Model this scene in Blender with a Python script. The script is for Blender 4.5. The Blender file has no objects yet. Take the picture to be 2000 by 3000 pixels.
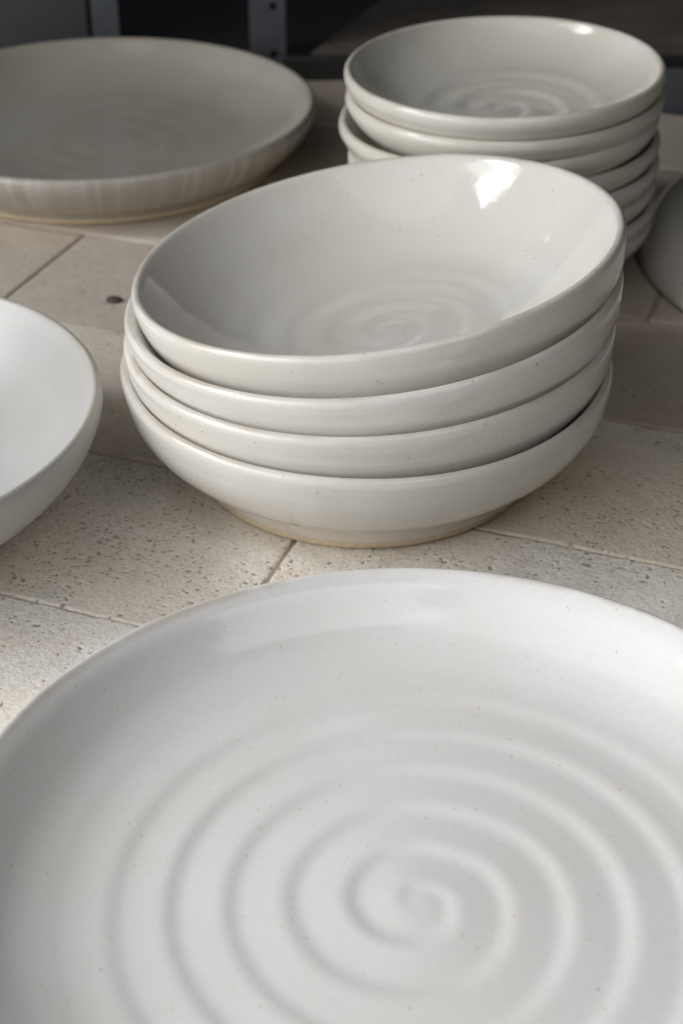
import bpy, math, random
import numpy as np
from mathutils import Vector, Matrix, noise
random.seed(7)
R = math.radians
U = 0.386                      # metres per layout unit (camera height)
scn = bpy.context.scene

# ------------------------------------------------------------------ camera
cd = bpy.data.cameras.new("camera")
cam = bpy.data.objects.new("camera", cd)
scn.collection.objects.link(cam)
cam.location = (0, 0, U)
cam.rotation_euler = (R(90 - 33.38), 0, 0)
cd.sensor_fit = 'VERTICAL'
cd.sensor_height = 36.0
cd.lens = 4600 * 36 / 3000
cd.clip_start = 0.02
cd.clip_end = 50
cd.dof.use_dof = True
cd.dof.focus_distance = 1.60 * U
cd.dof.aperture_fstop = 10.5
cd.dof.aperture_blades = 7
scn.camera = cam

# ------------------------------------------------------------------ world
w = bpy.data.worlds.new("World")
scn.world = w
w.use_nodes = True
bg = w.node_tree.nodes['Background']
bg.inputs[0].default_value = (0.80, 0.90, 1.0, 1)
bg.inputs[1].default_value = 0.020

# ------------------------------------------------------------------ lamps (window daylight from the left and behind the camera, plus added unseen fills)
def area(name, loc, target, sx, sy, power, col, spread=180):
    l = bpy.data.lights.new(name, 'AREA')
    l.shape = 'RECTANGLE'; l.size = sx; l.size_y = sy; l.energy = power; l.color = col
    l.spread = R(spread)
    o = bpy.data.objects.new(name, l)
    scn.collection.objects.link(o)
    o.location = loc
    d = Vector(target) - Vector(loc)
    o.rotation_euler = d.to_track_quat('-Z', 'Y').to_euler()
    return o
area('window_light', (-1.10, 0.62, 0.96), (0.0, 0.45, 0.0), 0.26, 0.33, 1.95, (1.0, 0.99, 0.97), 130)
area('doorway_light', (-1.00, 0.06, 0.52), (0.0, 0.24, 0.0), 1.40, 0.84, 5.5, (0.965, 0.98, 1.0), 96)
area('high_fill_light', (-0.45, 0.073, 1.104), (0.0, 0.45, 0.0), 1.00, 0.85, 1.9, (0.99, 0.99, 1.0))  # unseen soft fill added from high on the left
area('front_opening_light', (-0.90, -0.30, 0.40), (0.0, 0.45, 0.0), 1.60, 0.74, 4.3, (1.0, 0.99, 0.98))
area('near_fill_light', (0.22, 0.12, 0.60), (0.10, 0.42, 0.0), 0.40, 0.30, 0.45, (1.0, 0.99, 0.98), 150)  # unseen fill added to lift the plate's right side and near bricks
area('side_window_light', (-1.05, 1.75, 0.48), (0.10, 0.70, 0.10), 0.06, 0.50, 0.32, (0.93, 0.97, 1.0), 120)

scn.view_settings.view_transform = 'Standard'
scn.view_settings.look = 'None'
scn.view_settings.exposure = 0.0
scn.view_settings.gamma = 1.0

# ------------------------------------------------------------------ node helper
class NT:
    def __init__(self, name):
        self.m = bpy.data.materials.new(name); self.m.use_nodes = True
        self.t = self.m.node_tree; self.n = self.t.nodes
        self.b = self.n['Principled BSDF']
    def node(self, typ, **kw):
        nd = self.n.new(typ)
        for k, v in kw.items(): setattr(nd, k, v)
        return nd
    def link(self, a, b): self.t.links.new(a, b)
    def mapping(self, vec, scale=(1,1,1), loc=(0,0,0), rot=(0,0,0)):
        m = self.node('ShaderNodeMapping'); self.link(vec, m.inputs[0])
        m.inputs['Scale'].default_value = scale; m.inputs['Location'].default_value = loc; m.inputs['Rotation'].default_value = rot
        return m.outputs[0]
    def noise(self, vec, scale, detail=3, rough=.55, dist=0.0):
        n = self.node('ShaderNodeTexNoise'); self.link(vec, n.inputs['Vector'])
        n.inputs['Scale'].default_value = scale; n.inputs['Detail'].default_value = detail
        n.inputs['Roughness'].default_value = rough; n.inputs['Distortion'].default_value = dist
        return n.outputs[0]
    def ramp(self, fac, stops, interp='LINEAR'):
        r = self.node('ShaderNodeValToRGB'); self.link(fac, r.inputs[0])
        r.color_ramp.interpolation = interp
        e = r.color_ramp.elements
        while len(e) < len(stops): e.new(0.5)
        for el, (p, c) in zip(e, stops):
            el.position = p
            el.color = (c, c, c, 1) if isinstance(c, (int, float)) else (*c, 1)
        return r.outputs[0]
    def mix(self, fac, a, b, mode='MIX'):
        m = self.node('ShaderNodeMix', data_type='RGBA', blend_type=mode)
        for sock, v in ((m.inputs[0], fac), (m.inputs[6], a), (m.inputs[7], b)):
            if isinstance(v, (int, float)): sock.default_value = v
            elif isinstance(v, tuple): sock.default_value = (*v, 1)
            else: self.link(v, sock)
        return m.outputs[2]
    def math(self, op, a, b=0.0):
        m = self.node('ShaderNodeMath', operation=op)
        for sock, v in ((m.inputs[0], a), (m.inputs[1], b)):
            if isinstance(v, (int, float)): sock.default_value = v
            else: self.link(v, sock)
        return m.outputs[0]
    def bump(self, h, strength, dist, prev=None):
        b = self.node('ShaderNodeBump'); self.link(h, b.inputs['Height'])
        b.inputs['Strength'].default_value = strength; b.inputs['Distance'].default_value = dist
        if prev is not None: self.link(prev, b.inputs['Normal'])
        return b.outputs[0]

# ------------------------------------------------------------------ materials
def glaze(name, base=(0.705, 0.687, 0.648), warm=(0.675, 0.642, 0.585), speck=1.0, streak=0.0, rough=0.08, rimtan=.8, thin=(.56, .47, .36)):
    t = NT(name)
    tc = t.node('ShaderNodeTexCoord'); v0 = tc.outputs['Object']
    info = t.node('ShaderNodeObjectInfo')
    sh = t.node('ShaderNodeVectorMath', operation='SCALE')
    cx = t.node('ShaderNodeCombineXYZ')
    for k in range(3): t.link(info.outputs['Random'], cx.inputs[k])
    t.link(cx.outputs[0], sh.inputs[0]); sh.inputs['Scale'].default_value = 3.0
    ad = t.node('ShaderNodeVectorMath', operation='ADD'); t.link(v0, ad.inputs[0]); t.link(sh.outputs[0], ad.inputs[1])
    v = ad.outputs[0]
    # broad glaze thickness variation
    n1 = t.noise(v, 14, 4, .55, .3)
    f1 = t.ramp(n1, [(.38, 0.0), (.62, 1.0)])
    col = t.mix(f1, base, warm)
    # fine mottled orange-peel colour
    n2 = t.noise(v, 420, 2, .6)
    f2 = t.ramp(n2, [(.35, 0.0), (.7, 1.0)])
    col = t.mix(t.math('MULTIPLY', f2, .10), col, (0.56, 0.54, 0.49))
    if streak:
        nx = t.node('ShaderNodeVectorMath', operation='MULTIPLY'); t.link(v0, nx.inputs[0]); nx.inputs[1].default_value = (1, 1, 0)
        nn = t.node('ShaderNodeVectorMath', operation='NORMALIZE'); t.link(nx.outputs[0], nn.inputs[0])
        dp = t.node('ShaderNodeVectorMath', operation='DOT_PRODUCT'); t.link(nn.outputs[0], dp.inputs[0]); t.link(tc.outputs['Normal'], dp.inputs[1])
        n3 = t.noise(nn.outputs[0], 26, 2, .5)
        f3 = t.ramp(n3, [(.45, 0.0), (.70, 1.0)])
        out = t.ramp(dp.outputs['Value'], [(.35, 0.0), (.7, 1.0)])
        zz = t.node('ShaderNodeSeparateXYZ'); t.link(v0, zz.inputs[0])
        col = t.mix(t.math('MULTIPLY', out, .45), col, (.40, .36, .32))
        col = t.mix(t.math('MULTIPLY', t.math('MULTIPLY', f3, out), streak), col, (.78, .77, .76))
    # iron specks: two sizes of sparse cells
    def specks(scale, rad, keep, seed):
        vo = t.node('ShaderNodeTexVoronoi'); t.link(t.mapping(v, loc=(seed, seed*.7, .3)), vo.inputs['Vector'])
        vo.inputs['Scale'].default_value = scale; vo.inputs['Randomness'].default_value = 1.0
        sep = t.node('ShaderNodeSeparateColor'); t.link(vo.outputs['Color'], sep.inputs[0])
        size = t.math('MULTIPLY', sep.outputs[1], rad)
        on = t.math('LESS_THAN', sep.outputs[0], keep)
        sm = t.node('ShaderNodeMapRange'); t.link(vo.outputs['Distance'], sm.inputs[0])
        t.link(size, sm.inputs[1]); t.link(t.math('MULTIPLY', size, .35), sm.inputs[2])
        sm.inputs[3].default_value = 0; sm.inputs[4].default_value = 1
        return t.math('MULTIPLY', on, sm.outputs[0]), sep.outputs[2]
    s1, c1 = specks(230, .20, .55, 1.7)
    scol = t.ramp(c1, [(0.0, (.34, .16, .05)), (.5, (.50, .32, .09)), (1.0, (.46, .30, .14))])
    col = t.mix(t.math('MULTIPLY', s1, .6 * speck), col, scol)
    s2, c2 = specks(140, .09, .12, 5.1)
    col = t.mix(t.math('MULTIPLY', s2, .9 * speck), col, (.24, .12, .05))
    s3, c3 = specks(430, .22, .40, 9.3)
    col = t.mix(t.math('MULTIPLY', s3, .55 * speck), col, (.42, .33, .2))
    th = t.node('ShaderNodeAttribute', attribute_name='thin')
    tm = t.math('MULTIPLY', th.outputs['Fac'], t.ramp(t.noise(v, 90, 4, .7), [(.3, .10), (.7, .55)]))
    col = t.mix(tm, col, thin)
    at = t.node('ShaderNodeAttribute', attribute_name='rim')
    rm = t.math('MULTIPLY', at.outputs['Fac'], t.ramp(t.noise(v, 26, 4, .6), [(.42, .04), (.62, .75)]))
    col = t.mix(t.math('MULTIPLY', rm, rimtan), col, (.46, .38, .27))
    t.link(col, t.b.inputs['Base Color'])
    rn = t.noise(v, 60, 3, .6)
    rr = t.node('ShaderNodeMapRange'); t.link(rn, rr.inputs[0])
    rr.inputs[1].default_value = .35; rr.inputs[2].default_value = .7
    rr.inputs[3].default_value = rough * (.75 if rough < .3 else 1); rr.inputs[4].default_value = rough * (1.4 if rough < .3 else 1.02)
    t.link(rr.outputs[0], t.b.inputs['Roughness'])
    t.b.inputs['IOR'].default_value = 1.5
    # throwing rings (fine horizontal ripple), orange peel, hairline crazing
    vr = t.mapping(v, (1.2, 1.2, 26))
    nb = t.noise(vr, 6.0, 3, .5)
    nrm = t.bump(nb, .08, .0008)
    nrm = t.bump(t.noise(t.mapping(v, (2, 2, 90)), 6.0, 2, .5), .10, .0002, nrm)
    nrm = t.bump(t.noise(v, 45, 2, .5), .07, .0008, nrm)
    nrm = t.bump(n2, .12, .00018, nrm)
    t.link(nrm, t.b.inputs['Normal'])
    t.b.inputs['Subsurface Weight'].default_value = 0.0
    return t.m

def clay():
    t = NT('bare_clay')
    v = t.node('ShaderNodeTexCoord').outputs['Object']
    n = t.noise(v, 300, 4, .65)
    t.link(t.ramp(n, [(.3, (.54, .42, .27)), (.7, (.67, .56, .40))]), t.b.inputs['Base Color'])
    t.b.inputs['Roughness'].default_value = .85
    t.link(t.bump(n, .5, .0004), t.b.inputs['Normal'])
    return t.m

def brick_mat():
    t = NT('pitted_kiln_brick')
    v = t.node('ShaderNodeNewGeometry').outputs['Position']
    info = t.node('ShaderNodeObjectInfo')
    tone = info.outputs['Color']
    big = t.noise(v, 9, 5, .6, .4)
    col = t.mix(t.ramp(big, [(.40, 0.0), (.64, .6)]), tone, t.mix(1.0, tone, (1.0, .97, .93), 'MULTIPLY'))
    mid = t.noise(v, 30, 6, .7, .2)
    col = t.mix(t.ramp(mid, [(.48, 0.0), (.70, .6)]), col, t.mix(1.0, tone, (.80, .76, .70), 'MULTIPLY'))
    ch = t.noise(v, 17, 5, .7, .2)
    col = t.mix(t.ramp(ch, [(.52, 0.0), (.70, .7)]), col, t.mix(1.0, tone, (1.13, 1.15, 1.18), 'MULTIPLY'))
    gy = t.noise(t.mapping(v, loc=(.4, .1, 0)), 26, 5, .65, .3)
    col = t.mix(t.ramp(gy, [(.60, 0.0), (.70, .35)]), col, (.52, .52, .49))
    g1 = t.noise(v, 620, 3, .7)
    col = t.mix(t.ramp(g1, [(.36, .30), (.52, 0.0)]), col, (.42, .35, .27))
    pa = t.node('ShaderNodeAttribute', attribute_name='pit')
    col = t.mix(t.math('MULTIPLY', t.ramp(pa.outputs['Fac'], [(.12, 0.0), (.5, 1.0)]), .75), col, (.31, .255, .19))  # dust and shade inside the pits, painted as darker colour
    t.link(col, t.b.inputs['Base Color'])
    t.b.inputs['Roughness'].default_value = .9
    t.b.inputs['Specular IOR Level'].default_value = .2
    nrm = t.bump(g1, .55, .0007)
    t.link(nrm, t.b.inputs['Normal'])
    return t.m

def plain(name, col, rough, metal=0.0, var=.25, scale=20, bump=.0):
    t = NT(name)
    v = t.node('ShaderNodeTexCoord').outputs['Object']
    n = t.noise(v, scale, 5, .65)
    c2 = tuple(c * (1 - var) for c in col)
    t.link(t.mix(t.ramp(n, [(.35, 0.0), (.65, 1.0)]), col, c2), t.b.inputs['Base Color'])
    t.b.inputs['Roughness'].default_value = rough; t.b.inputs['Metallic'].default_value = metal
    if bump: t.link(t.bump(n, .4, bump), t.b.inputs['Normal'])
    return t.m

M = dict(
    white=glaze('white_speckled_glaze', speck=1.0),
    plate=glaze('white_speckled_plate_glaze', base=(.82, .812, .805), warm=(.79, .775, .75), speck=.62, rough=.09),
    cream=glaze('cream_glaze', base=(.70, .68, .62), warm=(.64, .61, .54), speck=.3, rough=.12),
    dish=glaze('streaked_glaze', base=(.39, .37, .32), warm=(.355, .335, .285), speck=.2, streak=.28, rough=.12),
    chalk=glaze('matte_white_glaze', base=(.455, .45, .44), warm=(.43, .42, .395), speck=.9, rough=.34),
    clay=clay(), brick=brick_mat(),
    bed=plain('dusty_joint_sand', (.46, .40, .32), .95, scale=200, bump=.001),
    steel=plain('painted_grey_steel', (.085, .094, .105), .55, .0, .3, 30, .0003),
    darksteel=plain('dark_steel', (.030, .034, .032), .5, .2, .3, 30, .0003),
    panel=plain('dark_sheet_panel', (.055, .055, .062), .6, .0, .25, 8),
    hole=plain('hole_shadow_black', (.004, .004, .005), .9),
    board=plain('brown_board', (.15, .128, .108), .75, 0, .3, 30, .0005),
    ground=plain('dark_concrete', (.05, .05, .052), .9, 0, .3, 10, .001),
)

# ------------------------------------------------------------------ object helpers
def link(o, parent=None):
    scn.collection.objects.link(o)
    if parent is not None: o.parent = parent
    return o
def mesh_obj(name, verts, faces, mat, parent=None, smooth=True):
    me = bpy.data.meshes.new(name)
    me.from_pydata(verts, [], faces); me.update()
    if smooth: me.polygons.foreach_set('use_smooth', [True] * len(me.polygons))
    me.materials.append(mat)
    return link(bpy.data.objects.new(name, me), parent)
def thing(name, label, cat, loc, group=None):
    o = bpy.data.objects.new(name, None); o.empty_display_size = .02
    link(o); o.location = loc
    o['label'] = label; o['category'] = cat
    if group: o['group'] = group
    return o
def box_vf(x0, x1, y0, y1, z0, z1, verts, faces):
    b = len(verts)
    verts += [(x, y, z) for z in (z0, z1) for y in (y0, y1) for x in (x0, x1)]
    faces += [tuple(b + i for i in q) for q in ((0,2,3,1), (4,5,7,6), (0,1,5,4), (2,6,7,3), (0,4,6,2), (1,3,7,5))]

def catmull(pts, n):
    """dense smooth curve through control points"""
    out = []
    P = [pts[0]] + list(pts) + [pts[-1]]
    for i in range(1, len(P) - 2):
        p0, p1, p2, p3 = P[i-1:i+3]
        seg = math.hypot(p2[0]-p1[0], p2[1]-p1[1])
        k = max(2, int(seg / n))
        for j in range(k):
            t = j / k
            out.append(tuple(.5 * ((2*p1[a]) + (-p0[a]+p2[a])*t + (2*p0[a]-5*p1[a]+4*p2[a]-p3[a])*t*t + (-p0[a]+3*p1[a]-3*p2[a]+p3[a])*t**3) for a in (0, 1)))
    out.append(tuple(pts[-1]))
    return out

def pot(profile, step, seg, spiral=None, wob=0.0, seed=0.0, split=None):
    """lathe a profile (inner centre -> rim -> outer foot centre), layout units.
    spiral = (pitch, amplitude, r_fade_start, r_fade_end, phase, handed); returns verts, faces in metres"""
    pr = catmull(profile, step)
    rim = max(range(len(pr)), key=lambda i: pr[i][1])
    verts = []; faces = []
    for i, (r, z) in enumerate(pr):
        r = max(r, 0.0004)
        for k in range(seg):
            th = 2 * math.pi * k / seg
            rr, zz = r, z
            if i > rim + 2 and z > .02: rr += .00045 * math.sin(z * 2*math.pi / .0115 + seed + .6*math.sin(th + seed)) * min(1, (pr[rim][1] - z) / .02)
            if spiral and i <= rim:
                p, A, f0, f1, ph, hd = spiral[:6]; dx0 = spiral[6] if len(spiral) > 6 else 0
                a = A * (1 - min(1, max(0, (r - f0) / (f1 - f0)))) ** 1.0
                tq = min(1, r / (p * .62)); a *= tq*tq*(3-2*tq)
                xs, ys = r*math.cos(th) + dx0, r*math.sin(th)
                fi = (2 * math.pi * math.hypot(xs, ys) / p + hd * math.atan2(ys, xs) + ph + .5 * noise.noise(Vector((math.cos(th)*1.2, math.sin(th)*1.2, r*9 + seed)))); q = math.sin(fi + .45 * math.sin(fi))
                a *= 1 + .35 * noise.noise(Vector((math.cos(th)*r*6, math.sin(th)*r*6, seed + 4)))
                zz += a * q
            if wob:
                wv = noise.noise(Vector((math.cos(th)*.9, math.sin(th)*.9, seed)))
                wz = noise.noise(Vector((math.cos(th)*.9, math.sin(th)*.9, seed + 9)))
                fine = noise.noise(Vector((math.cos(th)*7, math.sin(th)*7, seed + z*20))) * .12
                ff = (r / profile[rim_idx(profile)][0])
                rr += wob * (wv + fine) * ff * ff
                zz += wob * (wz + fine) * ff * ff * (z / profile[rim_idx(profile)][1]) ** 2
            verts.append((rr * math.cos(th) * U, rr * math.sin(th) * U, zz * U))
    for i in range(len(pr) - 1):
        for k in range(seg):
            k2 = (k + 1) % seg
            faces.append((i*seg + k, (i+1)*seg + k, (i+1)*seg + k2, i*seg + k2))
    return verts, faces, [math.exp(-((math.hypot(r - pr[rim][0], z - pr[rim][1])) / .0045) ** 2) for r, z in pr for k in range(seg)], [(0 if i <= rim else max(0, min(1, (.060 - z) / .035))) for i, (r, z) in enumerate(pr) for k in range(seg)]
def rim_idx(profile):
    return max(range(len(profile)), key=lambda i: profile[i][1])

# ------------------------------------------------------------------ floor: kiln bricks in running bond
ang = R(-20.0)
ax = Vector((math.cos(ang), math.sin(ang), 0)); ay = Vector((-math.sin(ang), math.cos(ang), 0))
BW, BL, O0 = .2965, .597, 1.154
TH = .10
verts = []; faces = []
box_vf(-2.2, 2.2, -1.4, 2.925, -TH - .05, -.0048, verts, faces)
fl = mesh_obj('floor', [tuple((ax * x + ay * y) * U + Vector((0, 0, z * U))) for x, y, z in verts], faces, M['bed'], smooth=False)
fl['kind'] = 'structure'
fl['label'] = 'floor of pale pitted kiln bricks laid in running bond'

_tab = np.random.RandomState(5).rand(256, 256)
def vnoise(x, y, seed):
    """smooth value noise, vectorised, about -1..1"""
    x = x + seed * 17.13; y = y + seed * 9.71
    xi = np.floor(x).astype(int); yi = np.floor(y).astype(int)
    fx = x - xi; fy = y - yi
    fx = fx*fx*(3-2*fx); fy = fy*fy*(3-2*fy)
    g = lambda i, j: _tab[i & 255, j & 255]
    a = g(xi, yi)*(1-fx) + g(xi+1, yi)*fx
    b = g(xi, yi+1)*(1-fx) + g(xi+1, yi+1)*fx
    return (a*(1-fy) + b*fy)*2 - 1
def fbm(x, y, seed, octv=4, rough=.5):
    t = 0; amp = 1; tot = 0
    for k in range(octv):
        t = t + amp * vnoise(x * 2.07**k, y * 2.07**k, seed + k*3.3); tot += amp; amp *= rough
    return t / tot

def brick(a0, a1, o0, o1, seed, fine):
    """one fire brick: pitted, gritty top with worn and chipped edges; (a, o) = along the row, across it.
    Sizes in layout units; returns the mesh data in metres and the pit depth per vertex"""
    rs = np.random.RandomState(seed + 11)
    top = -rs.rand() * .0010
    a0 += .0020 + rs.rand() * .0010; a1 -= .0020 + rs.rand() * .0010; o0 += .0009 + rs.rand() * .0008; o1 -= .0009 + rs.rand() * .0008
    d = (.00056 if fine == 2 else .0013 if fine == 1 else .006) / U
    nx = int((a1 - a0) / d) + 2; ny = int((o1 - o0) / d) + 2
    A, O = np.meshgrid(np.linspace(a0, a1, nx), np.linspace(o0, o1, ny), indexing='ij')
    am, om = A * U * 1000, O * U * 1000                       # millimetres
    edge = np.minimum(np.minimum(A - a0, a1 - A), np.minimum(O - o0, o1 - O)) * U * 1000
    h = .30 * fbm(am / 22, om / 22, seed) + .16 * fbm(am / 5, om / 5, seed + 2) + .13 * fbm(am / 1.9, om / 1.9, seed + 4, 3)
    chip = np.clip(fbm(am / 9, om / 9, seed + 6, 3) * 3.0, 0, 2.4) * (.35 + .65 * rs.rand())
    wear = np.clip(1 - edge / (.9 + chip), 0, 1)
    h -= wear**2 * (.75 + chip * .5)
    pit = np.zeros_like(h)
    if fine:
        dens = np.clip(.5 + 1.5 * fbm(am / 30, om / 30, seed + 8, 3), .12, 1)
        n = int((a1-a0) * (o1-o0) * U * U * 1e6 * (.52 if fine == 2 else .18))
        px = a0 + rs.rand(n) * (a1 - a0); py = o0 + rs.rand(n) * (o1 - o0)
        rad = np.minimum(.24 + rs.exponential(.17, n), 1.7); el = 1 + rs.rand(n)**2 * 1.2; an = rs.rand(n) * np.pi; dep = rs.uniform(.5, 1.0, n)
        sx = (a1 - a0) / (nx - 1); sy = (o1 - o0) / (ny - 1)
        for k in range(n):
            i0 = int((px[k] - a0) / sx); j0 = int((py[k] - o0) / sy)
            if rs.rand() > dens[min(i0, nx-1), min(j0, ny-1)]: continue
            w_ = int(rad[k] * el[k] / (sx * U * 1000)) + 2
            ia, ib, ja, jb = max(0, i0-w_), min(nx, i0+w_+1), max(0, j0-w_), min(ny, j0+w_+1)
            X = (A[ia:ib, ja:jb] - px[k]) * U * 1000; Y = (O[ia:ib, ja:jb] - py[k]) * U * 1000
            c, s_ = math.cos(an[k]), math.sin(an[k])
            q = np.hypot((X*c + Y*s_) / (rad[k] * el[k]), (Y*c - X*s_) / rad[k]) * (1 + .35 * vnoise(am[ia:ib, ja:jb] * 1.3, om[ia:ib, ja:jb] * 1.3, seed + 20))
            b_ = np.clip(1.25 - q * 1.25, 0, 1); b_ = b_*b_*(3-2*b_)
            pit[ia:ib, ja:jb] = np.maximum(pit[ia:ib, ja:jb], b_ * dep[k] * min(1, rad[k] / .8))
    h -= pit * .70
    Z = top * U + h / 1000 - .00045
    P = ax.x * A + ay.x * O, ax.y * A + ay.y * O
    V = np.stack([P[0] * U, P[1] * U, np.minimum(Z, -.00002)], -1).reshape(-1, 3)
    idx = np.arange(nx * ny).reshape(nx, ny)
    F = np.stack([idx[:-1, :-1], idx[1:, :-1], idx[1:, 1:], idx[:-1, 1:]], -1).reshape(-1, 4)
    ring = np.concatenate([idx[:, 0], idx[-1, 1:], idx[-2::-1, -1], idx[0, -2:0:-1]])
    low = V[ring].copy(); low[:, 2] = -TH * U
    b0 = len(V); m = len(ring)
    k = np.arange(m); k2 = (k + 1) % m
    S = np.stack([ring[k], b0 + k, b0 + k2, ring[k2]], -1)
    V = np.concatenate([V, low]); F = np.concatenate([F, S])
    return V, F, np.concatenate([pit.reshape(-1), np.zeros(m)])

def np_mesh(name, V, F, mat, parent):
    me = bpy.data.meshes.new(name)
    me.vertices.add(len(V)); me.vertices.foreach_set('co', V.astype(np.float32).ravel())
    me.loops.add(F.size); me.loops.foreach_set('vertex_index', F.astype(np.int32).ravel())
    me.polygons.add(len(F)); me.polygons.foreach_set('loop_start', (np.arange(len(F)) * 4).astype(np.int32))
    me.polygons.foreach_set('use_smooth', np.ones(len(F), bool))
    me.update(calc_edges=True); me.materials.append(mat)
    return link(bpy.data.objects.new(name, me), parent)

row_phase = {0: -.55, 1: -.47, 2: -.578, 3: -.28, 4: -.60, 5: -.31, -1: -.28, -2: -.58, -3: -.25}
cnt = 0
for k in range(-3, 6):
    ph = row_phase.get(k, 0)
    for j in range(-4, 4):
        a0 = ph + j * BL; o0 = O0 + k * BW
        c = ax * (a0 + BL/2) + ay * (o0 + BW/2)
        if not (-1.25 - .1*c.y < c.x < 1.25 + .1*c.y): continue
        if c.y < .25: continue
        fine = 2 if (.95 < c.y < 1.75 and abs(c.x) < .72) else 1 if (1.7 <= c.y < 2.35 and abs(c.x) < .85) else 0
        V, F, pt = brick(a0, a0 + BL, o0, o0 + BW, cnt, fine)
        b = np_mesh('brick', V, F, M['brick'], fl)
        # paler bricks in front, browner behind; fading light also painted into the tone
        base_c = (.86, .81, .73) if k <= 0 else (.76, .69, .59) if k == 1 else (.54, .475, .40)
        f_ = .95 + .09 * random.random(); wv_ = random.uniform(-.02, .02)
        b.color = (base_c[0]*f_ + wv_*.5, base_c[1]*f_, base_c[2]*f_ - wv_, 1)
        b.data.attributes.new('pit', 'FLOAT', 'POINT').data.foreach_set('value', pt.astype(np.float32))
        cnt += 1

# ------------------------------------------------------------------ pots
def make(name, label, cat, loc, prof, mat, footr, step=.006, seg=160, spiral=None, wob=.003, seed=0.0,
         tilt=(0, 0), group=None, spin=0.0, foot_h=.009, i_scale=1):
    root = thing(name, label, cat, tuple(c * U for c in loc), group)
    n = Vector((tilt[0], tilt[1], 1)).normalized()
    q = Vector((0, 0, 1)).rotation_difference(n)
    root.rotation_mode = 'QUATERNION'
    root.rotation_quaternion = q
    if i_scale != 1: prof = [(r_ * i_scale, z_) for r_, z_ in prof]
    v, f, rimw, thinw = pot(prof, step, seg, spiral, wob, seed)
    b = mesh_obj('body', v, f, mat, root)
    b.data.attributes.new('rim', 'FLOAT', 'POINT').data.foreach_set('value', rimw)
    b.data.attributes.new('thin', 'FLOAT', 'POINT').data.foreach_set('value', thinw)
    # bare clay foot ring
    fr = [(footr - .022, foot_h + .004), (footr - .022, .0015), (footr - .019, 0.0), (footr - .003, 0.0), (footr, .0025), (footr + .0012, foot_h), (footr - .003, foot_h + .004)]
    verts = []; faces = []
    S = 128
    for i, (r, z) in enumerate(fr):
        for k in range(S):
            th = 2*math.pi*k/S
            zz = z
            if i == 5: zz += .0022 * noise.noise(Vector((math.cos(th)*6, math.sin(th)*6, seed)))
            verts.append((r*math.cos(th)*U, r*math.sin(th)*U, zz*U))
    for i in range(len(fr)-1):
        for k in range(S):
            k2 = (k+1) % S
            faces.append((i*S+k, (i+1)*S+k, (i+1)*S+k2, i*S+k2))
    mesh_obj('foot_ring', verts, faces, M['clay'], root)
    return root

# front plate ------------------------------------------------------
RP, HP = .392, .085
plate_prof = [(0, .024), (.05, .023), (.12, .022), (.22, .0225), (.265, .0245), (.300, .0295), (.330, .0400), (.353, .0565), (.3715, .0745), (.381, .0815), (.386, HP), (.391, .0835), (.3935, .077),
              (.386, .062), (.366, .045), (.335, .029), (.30, .018), (.27, .012), (.262, .0095), (.259, .008), (.235, .008), (.22, .009), (.12, .010), (0, .010)]
make('serving_plate', 'wide white speckled plate with deep spiral throwing rings, cut off by the bottom edge', 'plate',
     (.0645, .898, 0), plate_prof, M['plate'], .262, step=.0032, seg=320, spiral=(.0490, .00105, .23, .315, 2.75, 1, .0045), wob=.002, seed=3.3)

# middle stack -----------------------------------------------------
RB, HB = .2865, .1400
bowl_prof = [(0, .030), (.05, .030), (.10, .0325), (0.1300, 0.0355), (0.1600, 0.0417), (0.1900, 0.0545), (0.2150, 0.0709), (0.2350, 0.0882), (0.2520, 0.1061), (0.2660, 0.1230), (0.2750, 0.1351), (.2790, .1392), (.2825, HB), (.2856, .1388), (.2876, .1352), (.2882, .1300), (.2872, .120),
             (.283, .100), (.272, .078), (.253, .057), (.231, .040), (.214, .029), (.2095, .0262), (.2080, .0245), (.2085, .0225), (.207, .015), (.2045, .008), (.180, .0085), (.17, .014), (.10, .015), (0, .015)]
mid = [  # rim centre, tilt
    ((.0285, 1.6455, .1395), (-.006, .006)),
    ((.0300, 1.6580, .1795), (-.050, .014)),
    ((.0335, 1.6740, .2190), (-.105, .018)),
    ((.0378, 1.6940, .2572), (-.152, .024)),
]
mid_labels = [
    'bottom bowl of the leaning middle stack, its tan foot ring resting on the bricks',
    'second bowl from the bottom in the leaning middle stack, white glaze over rim',
    'white bowl directly beneath the open top bowl of the leaning middle stack',
    'top bowl of the leaning middle stack, open with bright window reflection and faint spiral',
]
for i, ((c, t), lb) in enumerate(zip(mid, mid_labels)):
    n = Vector((t[0], t[1], 1)).normalized()
    base = Vector(c) - n * HB
    make('bowl', lb, 'bowl', tuple(base), bowl_prof, M['white'], .2045, i_scale=(1.0, .995, 1.004, .999)[i], step=.005, seg=224,
         spiral=(.050, .0006 if i == 3 else .0004, .15, .265, .6, 1), wob=.0028, seed=11.0 + i*5.7, tilt=t,
         group='white bowls in the leaning middle stack')

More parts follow.
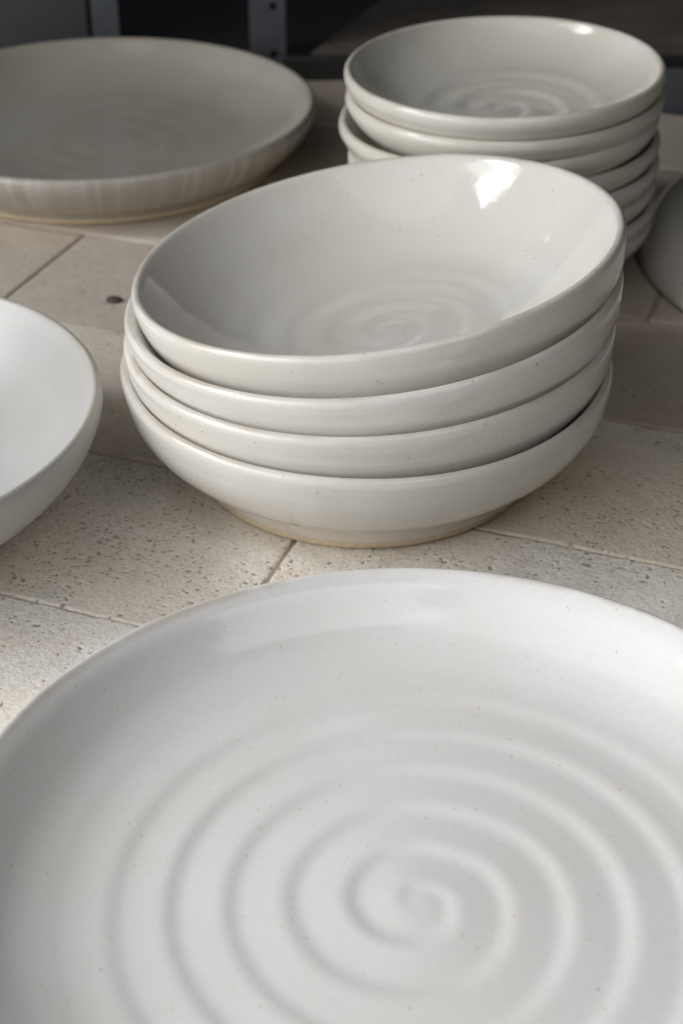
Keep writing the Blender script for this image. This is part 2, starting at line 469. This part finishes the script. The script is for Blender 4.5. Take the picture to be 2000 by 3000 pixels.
# back right stack ---------------------------------------------------
small_prof = [(0, .018), (.03, .018), (.07, .019), (.11, .024), (.15, .033), (.18, .045), (.203, .061), (.2145, .075), (.2185, .0830), (.2225, .0855), (.2270, .0835), (.2295, .077), (.2285, .069),
              (.219, .052), (.203, .036), (.180, .022), (.163, .016), (.158, .012), (.156, .008), (.14, .009), (.13, .011), (0, .012)]
HS = .0855
zs_top = .300
lay = [  # k from top: offset x, y, tilt
    (.000, .000, (-.030, -.012)), (.002, .000, (-.032, -.010)), (-.006, -.003, (-.060, .000)), (.004, .002, (-.014, .004)),
    (.005, .001, (-.010, .006)), (.003, -.001, (-.010, .000)), (.006, .002, (.010, .000)), (.005, .000, (.000, .000))]
sp = [0, .033, .0335, .031, .031, .029, .0285, .0285]
names8 = ['top bowl of the back right stack, open and showing spiral rings inside',
          'second bowl from the top in the back right stack, snug under the top one',
          'third bowl from the top in the back right stack, tipped left below a dark gap',
          'fourth bowl from the top in the back right stack, below the one tipped left',
          'fourth bowl from the bottom in the back right stack, half hidden by the leaning stack',
          'third bowl from the bottom in the back right stack, seen only at its right side',
          'second bowl from the bottom in the back right stack, just above the lowest bowl',
          'lowest bowl of the back right stack, standing on the shaded bricks']
z = zs_top
for i in range(8):
    z -= sp[i]
    ox, oy, t = lay[i]
    n = Vector((t[0], t[1], 1)).normalized()
    c = Vector((.2325 + ox, 2.232 + oy, z if i < 7 else HS))
    base = c - n * HS
    make('small_bowl', names8[i], 'bowl', tuple(base), small_prof, M['cream'], .157, i_scale=(1, 1.0, 1.008, .995, .998, 1.0, .995, .995)[i], step=.005, seg=144,
         spiral=(.05, .0016, .10, .165, 2.0, 1) if i == 0 else None, wob=.002, seed=40.0 + i*3.1, tilt=t,
         group='cream bowls in the back right stack')

# back left dish ------------------------------------------------------
dish_prof = [(0, .022), (.08, .022), (.16, .024), (.24, .031), (.29, .043), (.330, .062), (.350, .081), (.3610, .095), (.3675, .100), (.373, .0965), (.3755, .087), (.371, .072),
             (.356, .050), (.336, .031), (.318, .020), (.311, .0165), (.310, .010), (.29, .010), (.27, .014), (.10, .015), (0, .015)]
make('wide_dish', 'wide shallow dish with grey-beige glaze at the back left, streaked outer wall', 'dish',
     (-.4195, 2.66, 0), dish_prof, M['dish'], .309, step=.006, seg=256, spiral=(.055, .0003, .14, .27, 0.3, 1), wob=.002, seed=71.0)

# near left bowl -------------------------------------------------------
left_prof = [(0, .034), (.08, .034), (.14, .040), (.19, .054), (.235, .080), (.270, .112), (.293, .134), (.3015, .145), (.3060, .1495), (.3100, .1495), (.3135, .1455), (.3145, .138), (.313, .127),
             (.303, .104), (.284, .078), (.258, .054), (.228, .034), (.205, .023), (.200, .018), (.198, .009), (.17, .010), (.16, .016), (0, .017)]
make('deep_bowl', 'white matte bowl cut off by the left edge, right half of its rim in view', 'bowl',
     (-.581, 1.509, 0), left_prof, M['chalk'], .198, step=.006, seg=224, spiral=(.06, .0010, .16, .27, 1.0, 1), wob=.003, seed=90.0)

# inverted dish at the right edge ---------------------------------------
inv = [(r, .135 - z) for r, z in reversed([(0, .022), (.10, .022), (.18, .030), (.26, .050), (.33, .084), (.375, .120), (.388, .131), (.394, .135), (.400, .131), (.401, .122), (.394, .104),
             (.365, .066), (.315, .034), (.255, .014), (.235, .010), (.232, .0), (.215, .0), (.212, .010), (.10, .012), (0, .012)])]
root = thing('upturned_dish', 'grey-white dish lying upside down at the right edge, beside the back right stack', 'dish', (.853*U, 2.20*U, 0))
pr = catmull(inv, .006); S = 256
vs = [(r*math.cos(2*math.pi*k/S)*U, r*math.sin(2*math.pi*k/S)*U, zz*U) for r, zz in pr for k in range(S)]
fs = [(i*S+k, (i+1)*S+k, (i+1)*S+(k+1) % S, i*S+(k+1) % S) for i in range(len(pr)-1) for k in range(S)]
mesh_obj('body', vs, fs, M['white'], root)

# small dark crumb, slightly raised above the brick
vs = []; K = 14
for lv, (rr_, zz_) in enumerate([(1.0, -.0005), (.95, .0012), (.6, .0030), (.15, .0036)]):
    for k in range(K):
        a = 2*math.pi*k/K; q = .0105 * rr_ * (1 + .35*noise.noise(Vector((math.cos(a)*1.5, math.sin(a)*1.5, 3.3 + lv))))
        vs.append(((-.332 + q*math.cos(a)*1.15)*U, (2.080 + q*math.sin(a))*U, zz_*U))
fs = [(l*K+k, l*K+(k+1) % K, (l+1)*K+(k+1) % K, (l+1)*K+k) for l in range(3) for k in range(K)] + [tuple(3*K+k for k in range(K))]
cr = mesh_obj('dark_spot', vs, fs, plain('dark_spot_brown', (.10, .085, .065), .9))
cr['label'] = 'small dark crumb on the brick between the wide dish and the leaning stack'; cr['category'] = 'spot'

# ------------------------------------------------------------------ background: ground and steel shelving behind the brick floor
vs, fs = [], []
box_vf(-3.5, 3.5, 2.9, 9, -.16, -.13, vs, fs)
g = mesh_obj('ground', [(x*U, y*U, z*U) for x, y, z in vs], fs, M['ground'], smooth=False)
g['kind'] = 'structure'; g['label'] = 'dark ground behind the brick floor'

def rbox(name, mat, parent, x0, x1, y0, y1, z0, z1, bev=.004):
    vs, fs = [], []
    box_vf(x0*U, x1*U, y0*U, y1*U, z0*U, z1*U, vs, fs)
    o = mesh_obj(name, vs, fs, mat, parent, smooth=False)
    if bev:
        m = o.modifiers.new('bevel', 'BEVEL'); m.width = bev * U; m.segments = 2
    return o
shelf = thing('steel_shelving', 'dark grey steel shelving with punched angle posts behind the dishes', 'shelving', (0, 3.1*U, -.13*U))
def rel(o):
    o.location = (0, -3.1*U, .13*U)
def post(x0, x1, y, z1, holes, hx):
    # L section with punched holes (sunken dark discs joined as real recessed cups)
    vs, fs = [], []
    t = .012
    cols = [x0, x1]
    hr = .0085
    # front web built as a grid with round-ish holes
    zs = [-.13]
    for hz in holes: zs += [hz - hr*1.6, hz + hr*1.6]
    zs.append(z1)
    b = []
    def quad(p):
        i = len(vs); vs.extend(p); fs.append((i, i+1, i+2, i+3))
    for a, c in zip(zs[0::2], zs[1::2]):
        box_vf(x0, x1, y, y + t, a, c, vs, fs)
    for hz in holes:
        K = 16; sq = hr*1.6
        ring = [(hx + hr*math.cos(2*math.pi*k/K), hz + hr*math.sin(2*math.pi*k/K)) for k in range(K)]
        def border(k):
            a = 2*math.pi*k/K; c, s = math.cos(a), math.sin(a); m = max(abs(c), abs(s))
            X = hx + ((x1-hx) if c > 0 else (hx-x0)) * c/m; Z = hz + sq*s/m
            return X, Z
        for k in range(K):
            k2 = (k+1) % K
            A, B = border(k), border(k2); C, D = ring[k2], ring[k]
            quad([(A[0], y, A[1]), (B[0], y, B[1]), (C[0], y, C[1]), (D[0], y, D[1])])
            quad([(D[0], y, D[1]), (C[0], y, C[1]), (C[0], y+t, C[1]), (D[0], y+t, D[1])])
    box_vf(x0, x0 + t, y + t, y + .10, -.13, z1, vs, fs)
    o = mesh_obj('post', [(a*U, b_*U, c*U) for a, b_, c in vs], fs, M['steel'], shelf, smooth=False)
    rel(o); return o
PY = 3.16
post(-.184, -.112, PY, 1.0, [.026, .122, .218, .314], -.136)
post(-.490, -.438, PY - .05, 1.0, [.22, .316], -.464)
rel(rbox('side_panel', M['panel'], shelf, -1.4, -.50, PY - .035, PY - .02, -.13, 1.0))
rel(rbox('back_panel', M['darksteel'], shelf, -.60, 2.2, PY + 1.4, PY + 1.42, -.13, 1.4))
# lower shelf tray: lip, deck, and the brown board lying on it
rel(rbox('shelf_lip', M['darksteel'], shelf, -.115, .80, 3.08, 3.10, -.05, .045))
rel(rbox('shelf_deck', M['panel'], shelf, -.60, 2.0, 3.11, PY + 1.39, -.02, .0))
rel(rbox('corner_plate', M['steel'], shelf, .60, 1.2, 2.90, 2.912, -.05, .078))
vs = [(-.06, 3.16), (.9, 3.16), (1.6, 4.4), (.42, 4.4)]
v3 = [(x*U, y*U, zz*U) for zz in (.003, .03) for x, y in vs]
bd = mesh_obj('wooden_board', v3, [(3,2,1,0), (4,5,6,7), (0,1,5,4), (1,2,6,5), (2,3,7,6), (3,0,4,7)], M['board'], smooth=False)
bd['label'] = 'brown wooden board lying on the shelf behind the back right stack'; bd['category'] = 'board'
